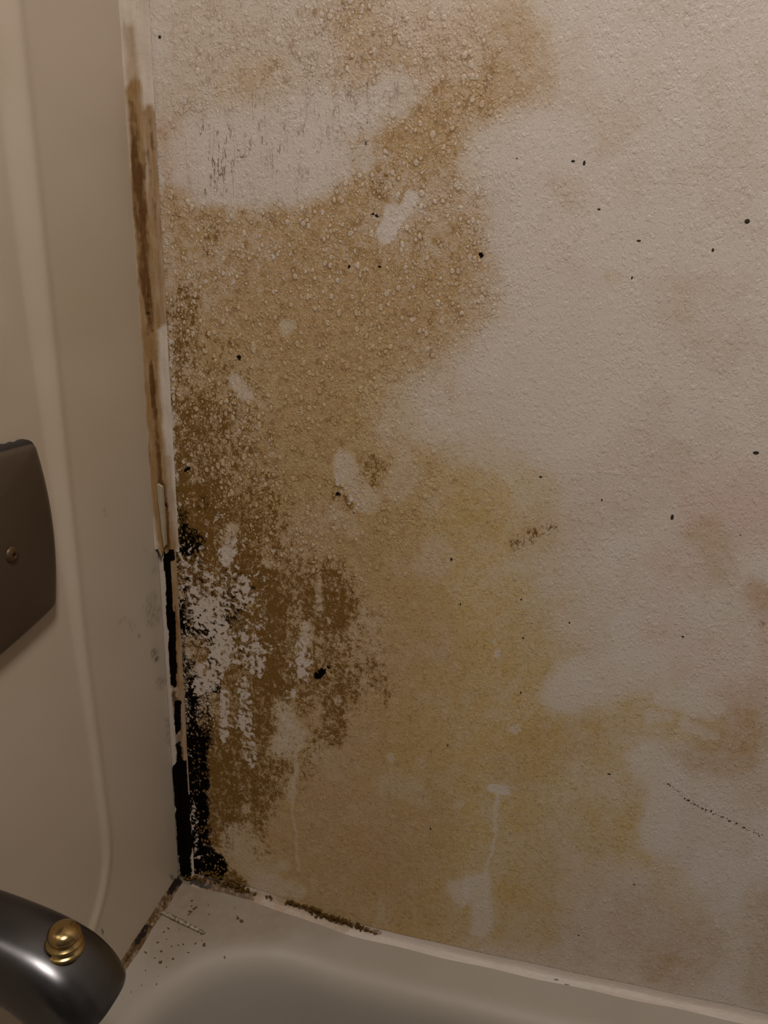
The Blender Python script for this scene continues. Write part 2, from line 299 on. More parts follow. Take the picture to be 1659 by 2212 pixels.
DROPS = [([(450,500),(520,800),(560,1050)],150,160,.5), ([(700,250),(760,600),(720,900)],200,200,.4), ([(560,100),(640,300)],120,150,.22), ([(960,250),(840,330),(800,520),(860,620),(960,500),(980,340)],80,90,1.0), ([(560,560),(640,640),(800,720)],120,160,.6), ([(430,1060),(520,1000),(480,900),(420,700)],60,100,.75), ([(760,100),(860,160)],90,140,.6),
 ([(420,1500),(420,1650)],20,30,.8), ([(700,940),(760,1100),(640,1100)],100,150,.4), ([(480,480),(620,470)],30,60,.8), ([(1000,200),(1060,560)],80,160,.5), ([(400,1100),(440,1200)],40,50,.7)]
VEINS = [([(460,290),(490,360),(470,400)],26,30,.95), ([(560,260),(580,340)],24,40,.5), ([(420,380),(450,400)],16,30,.4), ([(640,330),(600,390)],40,60,.35), ([(720,280),(660,300)],30,60,.35), ([(740,60),(800,170)],50,80,.5), ([(450,120),(600,200)],80,140,.22), ([(860,1710),(920,1720)],14,30,.35), ([(530,330)],20,30,.6)]
def layers(X, Y):
    wx = (fbm(X, Y, 150, 5, 11) - .5) * 90 + (fbm(X, Y, 24, 3, 41) - .5) * 16
    wy = (fbm(X, Y, 150, 5, 21) - .5) * 90 + (fbm(X, Y, 24, 3, 51) - .5) * 16
    xs = X + (fbm(X, Y, 30, 4, 31) - .5) * 18; ys = Y + (fbm(X, Y, 30, 4, 36) - .5) * 22
    def acc(lst, x, y):
        o = np.zeros(X.shape)
        for pts, wd, sf, am in lst: o = 1 - (1 - o) * (1 - am * stroke(x, y, pts, wd, sf))
        return o
    T = acc(TANS, X + wx, Y + wy); O = acc(OLIVES, X + wx, Y + wy); P = acc(PINKS, X + wx, Y + wy)
    Rr = acc(RUSTS, xs, ys); K = acc(BLACKS, X + (xs - X) * .8, Y + (ys - Y) * .8); W = acc(WIPES, xs, ys); F = acc(FLAKES, xs, ys)
    D = acc(DROPS, X + wx, Y + wy); V = acc(VEINS, X + wx * .5, Y + wy * .5)
    # overall wash that fades to the right
    base = np.clip(1 - (X - 300) / 1100, 0, 1) * np.clip((2050 - Y) / 150, 0, 1)
    mot = fbm(X, Y, 120, 5, 71); mot2 = fbm(X, Y, 60, 4, 81)
    T = 1 - (1 - T) * (1 - .20 * base); O = 1 - (1 - O) * (1 - .12 * base * np.clip((Y - 300) / 800, 0, 1))
    mot3 = fbm(X, Y, 22, 4, 91); T = T * np.clip(.25 + .95 * mot + .55 * mot3, 0, 1.25); O = O * np.clip(.35 + .75 * mot2 + .5 * mot3, 0, 1.25)
    T = np.clip(T, 0, 1); T = 1 - (1 - T) * (1 - .13 * np.clip((mot2 - .48) * 6, 0, 1))
    W = W * (1 - .28 * smooth01((Y - 900) / 200) * (X < 1000)); T *= 1 - .9 * W; O *= 1 - .85 * W; Rr *= 1 - W; K *= 1 - .9 * W; P *= 1 - .6 * W
    D = np.clip(.14 + D * (.6 + .8 * mot2), 0, 1) * (1 - .75 * W)
    return np.stack([T, O, Rr, K], -1), np.stack([F, P, D, V], -1)

# ================================================================== SETTING
XR, YF, ZC, ZF = 1.32, -1.55, 1.44, -0.37
M_wall = wall_paint()
gx = np.concatenate([[-.012], np.arange(-.004, .5, .001), [.56, .7, .9, 1.1, XR]])
gz = np.concatenate([[ZF, -.2, -.06], np.arange(-.03, .68, .001), [.74, .9, 1.1, 1.25, ZC]])
XX, ZZ = np.meshgrid(gx, gz, indexing='ij')
PW = np.stack([XX, np.zeros_like(XX), ZZ], -1)
me = grid_mesh('wall_back', PW, flip=False)
px, py = survey(PW.reshape(-1, 3))
A, B = layers(px, py)
inside = ((XX > -.0045) & (XX < .5) & (ZZ > -.031) & (ZZ < .681)).reshape(-1, 1)
set_attr(me, 'stain_a', A * inside); set_attr(me, 'stain_b', B * inside)
wall_back = tag(link('wall_back', me, M_wall), kind='structure')

M_room = plain_mat('room_paint', (.17, .15, .135), .6, var=.05, scale=9)
M_ceil = plain_mat('ceiling_paint', (.24, .225, .21), .8, var=.04, scale=9)
def floor_mat():
    g = G('floor_vinyl'); v = g.coord(); n = g.noise(v, 6, 4); k = g.noise(v, 90, 3)
    return g.done(g.mix(g.add(g.mul(n, .6), g.mul(k, .4)), (.16, .13, .10), (.26, .22, .18)), .45)
for nm, a, b, mt in [('wall_left', (-.10, YF, ZF), (-.012, 0, ZC), M_room), ('wall_right', (XR, YF, ZF), (XR + .1, 0, ZC), M_room),
                     ('wall_front', (-.10, YF - .1, ZF), (XR + .1, YF, ZC), M_room), ('ceiling', (-.10, YF - .1, ZC), (XR + .1, .02, ZC + .1), M_ceil),
                     ('floor', (-.10, YF - .1, ZF - .1), (XR + .1, .02, ZF), floor_mat())]:
    tag(link(nm, box_mesh(nm, a, b), mt, smooth=False), kind='structure')

# ceiling lamp that lights the room
def glow_mat():
    g = G('lamp_diffuser'); n = g.noise(g.coord(), 20, 2)
    g.lk(LAMP_COL, g.b.inputs['Emission Color']); g.lk(g.step(n, 0, 1, LAMP_E * .97, LAMP_E * 1.03), g.b.inputs['Emission Strength'])
    return g.done((.9, .88, .84), .4)
lt = empty('ceiling_light', LAMP_POS, 'round ceiling light with frosted diffuser above the bathtub', 'light')
lx, ly, lz = LAMP_POS
link('light_base', lathe_mesh('b', [(0, .02), (LAMP_R + .012, .02), (LAMP_R + .014, .0), (LAMP_R + .002, -.002), (LAMP_R + .001, .004), (0, .004)], 40, Matrix.Translation(LAMP_POS)), plain_mat('lamp_rim', (.6, .58, .55), .3), lt)
link('diffuser', lathe_mesh('d', [(LAMP_R, .003), (LAMP_R, -.012), (LAMP_R * .95, -.022), (LAMP_R * .7, -.032), (LAMP_R * .3, -.037), (0.0001, -.038)], 40, Matrix.Translation(LAMP_POS)), glow_mat(), lt)

# ================================================================== SURROUND PANEL on the left wall
def panel_mat():
    g = G('cream_plastic'); v = g.coord(); S_, Sm, Y_, _ = g.attr('dirt')
    n = g.noise(v, 12, 3); f = g.noise(v, 260, 4, .65)
    col = g.mix(n, (.53, .45, .365), (.565, .482, .395))
    col = g.mix(g.mul(Y_, .5), col, (.44, .36, .24))
    col = g.mix(g.mul(S_, g.step(f, .35, .62), clamp=True), col, (.13, .095, .065))
    col = g.mix(g.mul(Sm, g.step(f, .2, .5), clamp=True), col, (.03, .022, .016))
    return g.done(col, .38, 0, g.bump(g.noise(v, 180, 2), .04, .001), .4)
yy = -np.concatenate([np.arange(.0014, .16, .0012), np.arange(.162, .33, .004), np.arange(.335, .62, .02)])
zz = np.concatenate([np.arange(.0015, .012, .0015), np.arange(.014, .70, .003), np.arange(.72, 1.31, .05)])
YY, ZZ = np.meshgrid(yy, zz, indexing='ij')
yr = -.0905 - .0045 * smooth01((ZZ - .1) / .2)              # right edge of the recessed field
r0 = .075
cy, cz = -.084 - r0 - .006, .047 + r0
dx_ = (YY - (yr - r0)); dz_ = ((.044 + r0) - ZZ)
sd = np.where((dx_ > 0) & (dz_ > 0), np.hypot(np.maximum(dx_, 0), np.maximum(dz_, 0)), np.maximum(dx_, dz_)) - r0   # <0 inside the field
stepw = .007 + .007 * smooth01((ZZ - .15) / .4)
dep = .0011 + .0046 * smooth01((ZZ - .18) / .4)
lip = .0006 * np.exp(-((sd - .001) / .0035) ** 2)
bx = -dep * smooth01((-sd) / stepw) + lip
bx -= .0004 * smooth01((.0035 + YY) / .0024) ** 2                # rolled edge at the corner
PP = np.stack([bx, YY, ZZ], -1)
# back skin closes the sheet
back = PP.copy(); back[..., 0] = bx - .0025
def closed_sheet(name, front, backp):
    n, mm = front.shape[:2]; V = np.concatenate([front.reshape(-1, 3), backp.reshape(-1, 3)]); N = n * mm
    idx = np.arange(N).reshape(n, mm); q = np.stack([idx[:-1, :-1], idx[1:, :-1], idx[1:, 1:], idx[:-1, 1:]], -1).reshape(-1, 4)
    rim = np.concatenate([idx[:, 0], idx[-1, 1:], idx[-2::-1, -1], idx[0, -2:0:-1]])
    s = np.stack([rim, np.roll(rim, -1), np.roll(rim, -1) + N, rim + N], -1)
    allq = np.concatenate([q, q[:, ::-1] + N, s[:, ::-1]])
    me = bpy.data.meshes.new(name); me.vertices.add(2 * N); me.vertices.foreach_set('co', V.reshape(-1).astype(np.float32))
    me.loops.add(len(allq) * 4); me.loops.foreach_set('vertex_index', allq.reshape(-1).astype(np.int32))
    me.polygons.add(len(allq)); me.polygons.foreach_set('loop_start', (np.arange(len(allq)) * 4).astype(np.int32)); me.polygons.foreach_set('loop_total', np.full(len(allq), 4, np.int32))
    me.update(calc_edges=True); me.validate(); return me
me = closed_sheet('panel', PP, back)
px, py = survey(np.concatenate([PP.reshape(-1, 3), back.reshape(-1, 3)]))
wxp = px + (fbm(px, py, 20, 3, 5) - .5) * 12; wyp = py + (fbm(px, py, 20, 3, 7) - .5) * 20
SM = [([(340,1060),(345,1180)],6,10,.5), ([(315,1185)],2,5,.4), ([(330,1290),(320,1310)],5,12,.35), ([(335,1230)],3,8,.3), ([(338,1420),(335,1405)],4,7,.75), ([(350,1470),(345,1480)],4,10,.5), ([(330,1340),(336,1320)],6,14,.4),
      ([(355,1270),(362,1320)],6,8,.45), ([(270,1340),(262,1345)],3,8,.3), ([(300,1370)],2,3,.7), ([(285,1355)],4,10,.25), ([(226,1110),(225,1102)],2,5,.4), ([(366,1560),(368,1600)],5,10,.45), ([(375,1540),(380,1660)],4,6,.5), ([(222,2014)],2.2,1.5,1.0), ([(195,1626)],1.5,1.5,.6), ([(125,1396)],2,4,.4),
      ([(370,1890),(380,1900)],2,3,.8), ([(386,1650),(390,1880)],3,5,.8), ([(328,980),(333,1040)],2,4,.6)]
SMK = [([(222,2014)],2.0,1.0,.8), ([(338,1425)],2,4,.5), ([(340,1062),(342,1080)],1.5,2,.8)]
d0 = np.zeros(px.shape); d1 = np.zeros(px.shape)
for p, wd, sf, am in SM: d0 = 1 - (1 - d0) * (1 - am * stroke(wxp, wyp, p, wd, sf))
for p, wd, sf, am in SMK: d1 = 1 - (1 - d1) * (1 - am * stroke(px, py, p, wd, sf))
yel = np.clip(fbm(px, py, 260, 3, 15) * 1.6 - .4, 0, 1)
set_attr(me, 'dirt', np.stack([d0, d1, yel, np.ones_like(d0)], -1))
panel = tag(link('surround_panel', me, panel_mat()), 'cream moulded plastic bath surround panel with recessed field covering the left wall', 'wall panel')

# ================================================================== CORNER: filler strip and exposed flange
def strip_mat(name, kind):
    g = G(name); v = g.coord(); T, Rr, K, L = g.attr('strip')
    st = g.coord((1, 1, .12)); n = g.noise(st, 500, 4, .6); f = g.noise(v, 300, 4, .6)
    col = g.mix(g.noise(v, 40, 3), (.50, .43, .36), (.56, .49, .42))
    col = g.mix(g.mul(T, g.add(.5, n), clamp=True), col, (.27, .16, .065))
    col = g.mix(g.step(g.add(Rr, g.add(g.mul(g.sub(n, .5), 1.0), g.add(g.mul(g.sub(f, .5), .6), g.mul(g.sub(g.noise(g.coord((1, 1, .4)), 120, 3), .5), 1.4)))), .2, 1.0), col, (.105, .047, .012))
    col = g.mix(g.step(g.add(K, g.mul(g.sub(f, .5), .8)), .4, .65), col, (.005, .004, .003))
    return g.done(col, .6, 0, g.bump(g.add(n, f), .4, .0008), g.sub(.2, g.mul(g.step(K, .3, .6), .2)))
def strip(name, zlist, prof, strokes, mat, parent=None, rag=None):
    """vertical strip: prof(t, z) -> (x, y); strokes: list per channel"""
    ts = np.linspace(0, 1, 17); P = np.zeros((len(ts), len(zlist), 3))
    for i, t in enumerate(ts):
        for j, z in enumerate(zlist):
            zz_ = z if rag is None else z + rag(t) * max(0, 1 - abs(z - zlist[0]) / .02)
            x, y = prof(t, z); P[i, j] = (x, y, zz_)
    me = grid_mesh(name, P)
    px, py = survey(P.reshape(-1, 3)); xw = px + (fbm(px, py, 16, 3, 3) - .5) * 5; yw = py + (fbm(px, py, 30, 3, 9) - .5) * 40
    ch = []
    for lst in strokes:
        o = np.zeros(px.shape)
        for p, wd, sf, am in lst: o = 1 - (1 - o) * (1 - am * stroke(xw, yw, p, wd, sf))
        ch.append(o)
    set_attr(me, 'strip', np.stack(ch + [np.ones_like(ch[0])], -1))
    return link(name, me, mat, parent)
def pf(t, z):
    x = -.0016 + .0175 * t; y = -.0062 * (1 - t) ** 1.3 - .0006
    y -= .0009 * math.exp(-((t - .5) / .07) ** 2) + .0004 * math.exp(-((t - .9) / .06) ** 2) + .0002 * math.sin(z * 210 + t * 5)
    return x, y
cz_ = np.concatenate([np.arange(.297, .66, .0025), np.arange(.67, 1.31, .04)])
rg = [0, .004, .002, .003, 0, -.003, .001, .002, -.001, 0, .002, -.002, .001, 0, .001, 0, .001]
cs = empty('corner_filler_strip', (0, 0, .297), 'brown stained filler strip running up the corner between cream panel and mouldy wall', 'filler strip')
strip('filler', cz_, pf, [
    [([(279,70),(286,150),(292,230)],6,16,.55), ([(288,190),(294,260),(300,400),(312,560),(322,720),(332,900),(345,1080),(362,1190)],12,12,1.0), ([(322,240),(336,360),(338,520),(345,700)],12,8,.85), ([(355,1000),(375,1180)],9,8,.5)],
    [([(284,215),(290,330),(298,470)],5,5,.75), ([(304,360),(307,430),(312,520),(317,600),(322,690),(324,715)],7,6,.85), ([(300,440),(312,640)],9,7,.6), ([(292,260),(300,400)],8,8,.45), ([(325,790),(333,870),(341,960),(347,1040)],3.5,4,.8), ([(352,1050),(360,1110),(362,1180)],4,4,.85), ([(323,265),(335,320)],3,5,.45), ([(318,330),(325,400)],2,4,.4), ([(330,440),(335,470)],4,6,.5), ([(320,960),(325,1030)],2,3,.6)],
    [([(283,220),(287,260)],1,3,.4), ([(318,650),(322,690)],3,5,.45), ([(357,1080),(360,1110)],1.5,3,.6), ([(316,490)],2,4,.5), ([(302,540),(303,560)],1.5,3,.5)]],
    strip_mat('stained_filler', 0), cs, rag=lambda t: rg[int(round(t * 16))])
# peeling flap of old filler
fp = [(339,1046),(349,1052),(352,1090),(355,1130),(357,1178),(354,1184),(349,1150),(345,1110),(341,1080)]
fv = [on_plane(a, b, 1, -.0068) for a, b in fp]; n_ = len(fv)
fv += [v + np.array([.0002, .0022, 0]) for v in fv]
fme = mesh_from('flap', fv, [list(range(n_))[::-1], list(range(n_, 2 * n_))] + [[i, (i + 1) % n_, n_ + (i + 1) % n_, n_ + i] for i in range(n_)])
tag(link('peeling_flap', fme, plain_mat('pale_filler', (.34, .28, .195), .6, var=.2, scale=300), cs, smooth=False), 'pale cracked flap of old filler lifting off')

def pf2(t, z):
    x = -.010 + .0235 * t
    y = -.0010 - .0018 * smooth01((t - .62) / .08) * (1 - smooth01((t - .93) / .07)) 
    return x, y
fz = np.concatenate([np.arange(.002, .302, .0025)])
strip('trim_1', fz, pf2, [
    [([(388,1200),(388,1420),(396,1560),(404,1700)],7,6,.8), ([(372,1200),(378,1480)],7,6,.9)],
    [([(378,1300),(380,1480)],4,5,.45), ([(380,1500),(384,1580),(388,1660)],6,6,.7), ([(398,1900),(404,1840)],9,8,.7)],
    [([(365,1190),(368,1205)],9,5,1.0), ([(360,1200),(366,1300),(372,1420),(376,1480)],5.5,3,1.0), ([(371,1320),(376,1440)],5,4,.8), ([(384,1510),(384,1570)],6,4,.8), ([(384,1600),(388,1650)],5,4,.7), ([(388,1660),(396,1760),(400,1840)],14,5,1.0), ([(398,1850),(402,1885)],10,8,.75)]],
    strip_mat('dirty_flange', 1)); tag(bpy.data.objects['trim_1'], kind='structure')

# ================================================================== BATHTUB
X0, Y0, X1, Y1 = -.009, -.0005, XR - .002, -.60
def dip(x): return float(-.0125 * smooth01((x - .045) / .12) + .0075 * smooth01((x - .2) / .32))
EI = (.0185, -.0295, 1.26, -.545); RAD = .112        # inner edge of the ledge: x0, y0, x1, y1
def rring(d, per=None):
    x0, y0, x1, y1 = EI[0] + d, EI[1] - d, EI[2] - d, EI[3] + d; r = max(RAD - d, .035)
    pts = []
    def arc(cx, cy, a0, n=22):
        for k in range(n + 1):
            a = math.radians(a0 + 90 * k / n); pts.append((cx + r * math.cos(a), cy + r * math.sin(a)))
    def line(a, b, n):
        for k in range(1, n): pts.append((a[0] + (b[0] - a[0]) * k / n, a[1] + (b[1] - a[1]) * k / n))
    arc(x1 - r, y0 - r, 0); line((x1 - r, y0), (x0 + r, y0), 90); arc(x0 + r, y0 - r, 90); line((x0, y0 - r), (x0, y1 + r), 12)
    arc(x0 + r, y1 + r, 180); line((x0 + r, y1), (x1 - r, y1), 30); arc(x1 - r, y1 + r, 270); line((x1, y1 + r), (x1, y0 - r), 12)
    return pts
def outer(p):
    x, y = p; cx, cy = (X0 + X1) / 2, (Y0 + Y1) / 2
    k = min(abs(((X1 if x > cx else X0) - cx) / (x - cx + 1e-9)), abs(((Y0 if y > cy else Y1) - cy) / (y - cy + 1e-9)))
    return x, y
base = rring(0.0); out = []
for (x, y) in base:                # square outer rim: arcs of the basin edge map onto the square corners
    cx = min(max(x, EI[0] + RAD), EI[2] - RAD); cy = min(max(y, EI[3] + RAD), EI[1] - RAD); c_, s_ = (x - cx) / RAD, (y - cy) / RAD
    mx = max(abs(c_), abs(s_), 1e-9)
    out.append((cx + c_ / mx * ((X1 - cx) if c_ > 0 else (cx - X0)), cy + s_ / mx * ((Y0 - cy) if s_ > 0 else (cy - Y1))))
rings = [[(x, y, -.37) for x, y in out], [(x, y, -.02 + dip(x)) for x, y in out], [(x, y, dip(x)) for x, y in out]]
for t in (.15, .3, .45, .6, .75, .9, 1.0):
    rings.append([(o[0] + (b[0] - o[0]) * t, o[1] + (b[1] - o[1]) * t, dip(o[0] + (b[0] - o[0]) * t)) for o, b in zip(out, base)])
for d, z in [(.003, -.0004), (.006, -.0014), (.009, -.003), (.012, -.0055), (.015, -.009), (.0175, -.014), (.0195, -.020), (.022, -.032), (.026, -.055), (.034, -.10), (.042, -.15), (.05, -.20), (.058, -.245), (.068, -.28), (.082, -.302), (.10, -.313), (.13, -.318), (.17, -.320)]:
    rings.append([(x, y, z + dip(x) * max(0, 1 + z / .15)) for x, y in rring(d)])
Pt = np.array(rings); me = grid_mesh('tub', Pt, wrap=True, flip=False)
bm = bmesh.new(); bm.from_mesh(me); bm.verts.ensure_lookup_table(); N = Pt.shape[1]
bm.faces.new([bm.verts[(len(rings) - 1) * N + k] for k in range(N)]); bmesh.ops.recalc_face_normals(bm, faces=bm.faces[:]); bm.to_mesh(me); bm.free()
tub = empty('bathtub', (.6, -.3, ZF), 'off white enamel bathtub with rounded basin and mould specked ledge', 'bathtub')
def enamel():
    g = G('tub_enamel'); v = g.coord(); gr = g.attr('grime_shade')[0]; n = g.noise(v, 7, 3); f = g.noise(v, 160, 3)
    col = g.mix(g.step(n, .3, .7), (.305, .275, .235), (.33, .298, .257)); col = g.mix(g.mul(g.step(f, .62, .8), .1), col, (.3, .24, .18))
    col = g.mix(g.mul(gr, g.step(g.add(f, g.mul(n, .6)), .45, 1.0, .55, 1.0), clamp=True), col, (.225, .165, .115))  # brown film mixed with painted corner shade
    return g.done(col, .5, 0, None, .3)
nv = len(me.vertices); co = np.zeros(nv * 3); me.vertices.foreach_get('co', co); co = co.reshape(-1, 3); px, py = survey(co)
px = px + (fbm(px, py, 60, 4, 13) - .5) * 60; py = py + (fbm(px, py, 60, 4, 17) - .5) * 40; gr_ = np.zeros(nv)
for p, wd, sf, am in [([(400,1930),(470,1985),(560,1975)],30,70,.6), ([(400,1960),(350,2040)],20,60,.5), ([(600,1985),(700,2010)],10,40,.35)]: gr_ = 1 - (1 - gr_) * (1 - am * stroke(px, py, p, wd, sf))  # ledge corner: brown grime plus the corner's shade painted into the colour
gr_ *= (co[:, 2] > -.05); set_attr(me, 'grime_shade', np.repeat(gr_[:, None], 4, 1))
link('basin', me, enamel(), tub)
# dark specks on the corner of the ledge
SP = [(232,730,10),(280,712,6),(307,752,7),(345,745,7),(372,740,7),(250,778,10),(215,815,7),(245,838,14),(315,820,10),(288,815,4),(400,785,8),(440,735,9),(487,742,15),(475,720,6),(290,652,10),(265,672,9),(475,677,14),(165,785,10),(280,865,5),(235,915,4),(143,965,5),(165,885,6),(85,1003,5),(690,606,16),(672,592,12),(670,582,7),(510,525,6),(655,535,6),(437,540,15),(420,500,10),(418,530,9),(412,560,14),(404,575,10),(515,575,7),(350,655,5),(600,800,4),(225,958,4)]
def blobs(name, items, hscale=.35, seed=3):
    rs = random.Random(seed); bm = bmesh.new()
    for (c, r, sq) in items:
        n = 9; ring = []
        e = 1 + (sq - 1) * rs.random(); a0 = rs.random() * 6.28
        cen = bm.verts.new((c[0], c[1], c[2] + r * hscale))
        r1 = []; r2 = []
        for k in range(n):
            a = 2 * math.pi * k / n; q = r * (.72 + .5 * rs.random()); dx = q * math.cos(a) * e; dy = q * math.sin(a) / e
            x = dx * math.cos(a0) - dy * math.sin(a0); y = dx * math.sin(a0) + dy * math.cos(a0)
            r1.append(bm.verts.new((c[0] + x * .65, c[1] + y * .65, c[2] + r * hscale * .8))); r2.append(bm.verts.new((c[0] + x, c[1] + y, c[2] - .0002)))
        for k in range(n):
            j = (k + 1) % n; bm.faces.new((cen, r1[k], r1[j])); bm.faces.new((r1[k], r2[k], r2[j], r1[j]))
    me = bpy.data.meshes.new(name); bm.to_mesh(me); bm.free(); return me
it = []
for a, b, r in SP:
    p = on_plane(250 + a / 2.552, 1750 + b / 2.552, 2, 0.0); it.append(((p[0], p[1], dip(p[0])), r / 2.552 * .00036, 1.5))
M_mould = plain_mat('brown_mould', (.10, .06, .03), .8, var=.5, scale=500, spec=.1)
tag(link('mould_specks', blobs('specks', it, .06), M_mould, tub), 'small brown mould specks on the ledge corner', kind='stuff')

# bead of sealant along the long wall and along the panel foot
def bead_mat(name):
    g = G(name); v = g.coord(); T, Rr, K, _ = g.attr('strip'); f = g.noise(v, 260, 4, .62); n = g.noise(g.coord((.2, 1, 1)), 420, 3, .6)
    col = g.mix(g.noise(v, 30, 3), (.40, .345, .305), (.45, .39, .345))
    col = g.mix(g.mul(T, g.add(.4, f), clamp=True), col, (.28, .19, .11))
    col = g.mix(g.step(g.add(Rr, g.mul(g.sub(f, .5), 1.0)), .35, .75), col, (.10, .055, .022))
    col = g.mix(g.step(g.add(K, g.mul(g.sub(f, .5), 1.1)), .45, .7), col, (.016, .011, .008))
    return g.done(col, .45, 0, g.bump(g.add(n, f), .35, .0008), .4)
def bead(name, path, across, strokes, mat, parent=None):
    P = np.array([[np.array(p) + np.array(o) for p in path] for o in across]); me = grid_mesh(name, P, flip=True)
    px, py = survey(P.reshape(-1, 3)); xw = px + (fbm(px, py, 14, 3, 3) - .5) * 10; yw = py + (fbm(px, py, 14, 3, 9) - .5) * 8; ch = []
    for lst in strokes:
        o = np.zeros(px.shape)
        for p, wd, sf, am in lst: o = 1 - (1 - o) * (1 - am * stroke(xw, yw, p, wd, sf))
        ch.append(o)
    set_attr(me, 'strip', np.stack(ch + [np.ones_like(ch[0])], -1)); return link(name, me, mat, parent)
xs_ = np.concatenate([np.arange(.012, .5, .0015), np.arange(.51, XR - .01, .02)])
ab = [(0, -.0004, .0062), (0, -.0009, .0052), (0, -.0016, .0040), (0, -.0026, .0028), (0, -.0038, .0018), (0, -.0052, .0009), (0, -.0068, .0003), (0, -.0078, -.0004)]
M_bead = bead_mat('stained_sealant')
bw = empty('wall_sealant_bead', (.012, 0, 0), 'pale sealant bead along the foot of the stained wall, brown with mould near the corner', 'sealant')
bead('bead', [(x, 0, dip(x) + .0003 * math.sin(x * 90)) for x in xs_], ab, [
    [([(400,1905),(480,1925),(545,1942)],14,12,.8), ([(560,1945),(600,1955)],12,14,.6), ([(610,1955),(640,1965),(740,1995)],16,10,.75), ([(720,1985),(810,2012)],6,8,.4), ([(1280,2140),(1500,2190)],3,6,.3)],
    [([(420,1900),(500,1925),(540,1935)],10,8,.7), ([(625,1948),(680,1962),(735,1990)],6,6,.75), ([(715,1980),(780,2005),(820,2015)],4,4,.6)],
    [([(400,1900),(450,1915)],6,6,.6), ([(630,1948),(690,1965)],4,4,.6), ([(1200,2118),(1235,2128)],1.5,1.5,.9), ([(585,1945)],4,4,.5)]], M_bead, bw)
ys_ = -np.concatenate([np.arange(.005, .16, .0015), np.arange(.165, .58, .02)])
ac = [(-.001, 0, .0066), (.0004, 0, .0052), (.0010, 0, .0038), (.0019, 0, .0024), (.0031, 0, .0013), (.0045, 0, .0005), (.0056, 0, -.0003)]
bp = empty('panel_sealant_bead', (0, -.005, 0), 'dark mouldy sealant bead between foot of cream panel and tub ledge', 'sealant')
bead('bead', [(0, y, .0003 * math.sin(y * 150)) for y in ys_][::-1], ac, [
    [([(392,1892),(330,1990),(262,2092)],26,8,1.0)],
    [([(390,1895),(340,1975),(300,2035)],12,12,.62), ([(300,2035),(262,2095)],11,10,.62)],
    [([(385,1895),(370,1925)],6,7,.7), ([(360,1940),(330,1990)],3,6,.45), ([(320,2000),(296,2035)],5,4,.75), ([(290,2045),(262,2092)],3,4,.5), ([(400,1900),(395,1915)],8,6,.5)]], M_bead, bp)

# crust of mould on the bead and foot of the wall
rc = random.Random(8); cr_ = []
def crust(pts, n, spread, rr):
    for k in range(n):
        s = rc.random() * (len(pts) - 1); i = int(s); t = s - i
        ax = pts[i][0] + (pts[i + 1][0] - pts[i][0]) * t + rc.gauss(0, spread); ay = pts[i][1] + (pts[i + 1][1] - pts[i][1]) * t + rc.gauss(0, spread * .5)
        p = on_plane(ax, ay, 1, -.003); cr_.append(((p[0], -.0025 - .001 * rc.random(), max(p[2], dip(p[0]) + .0006)), rr * (.6 + .8 * rc.random()), 1.4))
crust([(620,1946),(660,1958),(690,1968)], 60, 4, .0010); crust([(675,1970),(735,1988)], 46, 5, .0010); crust([(715,1978),(765,1996),(790,2010)], 64, 4, .0009); crust([(790,2008),(822,2018)], 12, 2, .0007)
crust([(455,1885),(500,1908),(535,1925)], 90, 9, .0012); crust([(405,1895),(450,1912)], 50, 7, .0011); crust([(578,1936),(592,1944)], 9, 3, .0008)
tag(link('mould_crust', blobs('crust', cr_, .22, 5), plain_mat('dark_mould_crust', (.085, .046, .011), .9, var=.7, scale=500, spec=.05), bw), 'lumpy dark brown mould crust', kind='stuff')

# scrap of old sealant lying on the ledge
a_ = on_plane(350, 1972, 2); b_ = on_plane(442, 2018, 2); rows = []
for k in range(15):
    t = k / 14; c = a_ + (b_ - a_) * t; wv = .0020 * (1.1 - .5 * t) * (.8 + .4 * rc.random()); nrm = np.array([-(b_ - a_)[1], (b_ - a_)[0], 0]); nrm /= np.linalg.norm(nrm)
    rows.append([c + nrm * wv * math.cos(q) + np.array([0, 0, .0012 + .0012 * math.sin(q) * (.7 + .5 * rc.random())]) for q in np.linspace(0, 2 * math.pi, 9)[:-1]])
me = grid_mesh('scrap', np.array(rows), wrap=True)
bm = bmesh.new(); bm.from_mesh(me); bm.verts.ensure_lookup_table(); bm.faces.new([bm.verts[k] for k in range(8)][::-1]); bm.faces.new([bm.verts[14 * 8 + k] for k in range(8)]); bmesh.ops.recalc_face_normals(bm, faces=bm.faces[:]); bm.to_mesh(me); bm.free()
def scrap_mat():
    g = G('crumbly_sealant'); v = g.coord(); f = g.noise(v, 420, 4, .6)
    return g.done(g.mix(g.step(f, .38, .68), (.36, .295, .225), (.07, .045, .022)), .7, 0, g.bump(f, .5, .001))
tag(link('sealant_scrap', me, scrap_mat()), 'thin crumbling scrap of old sealant lying on the tub ledge corner', 'debris')

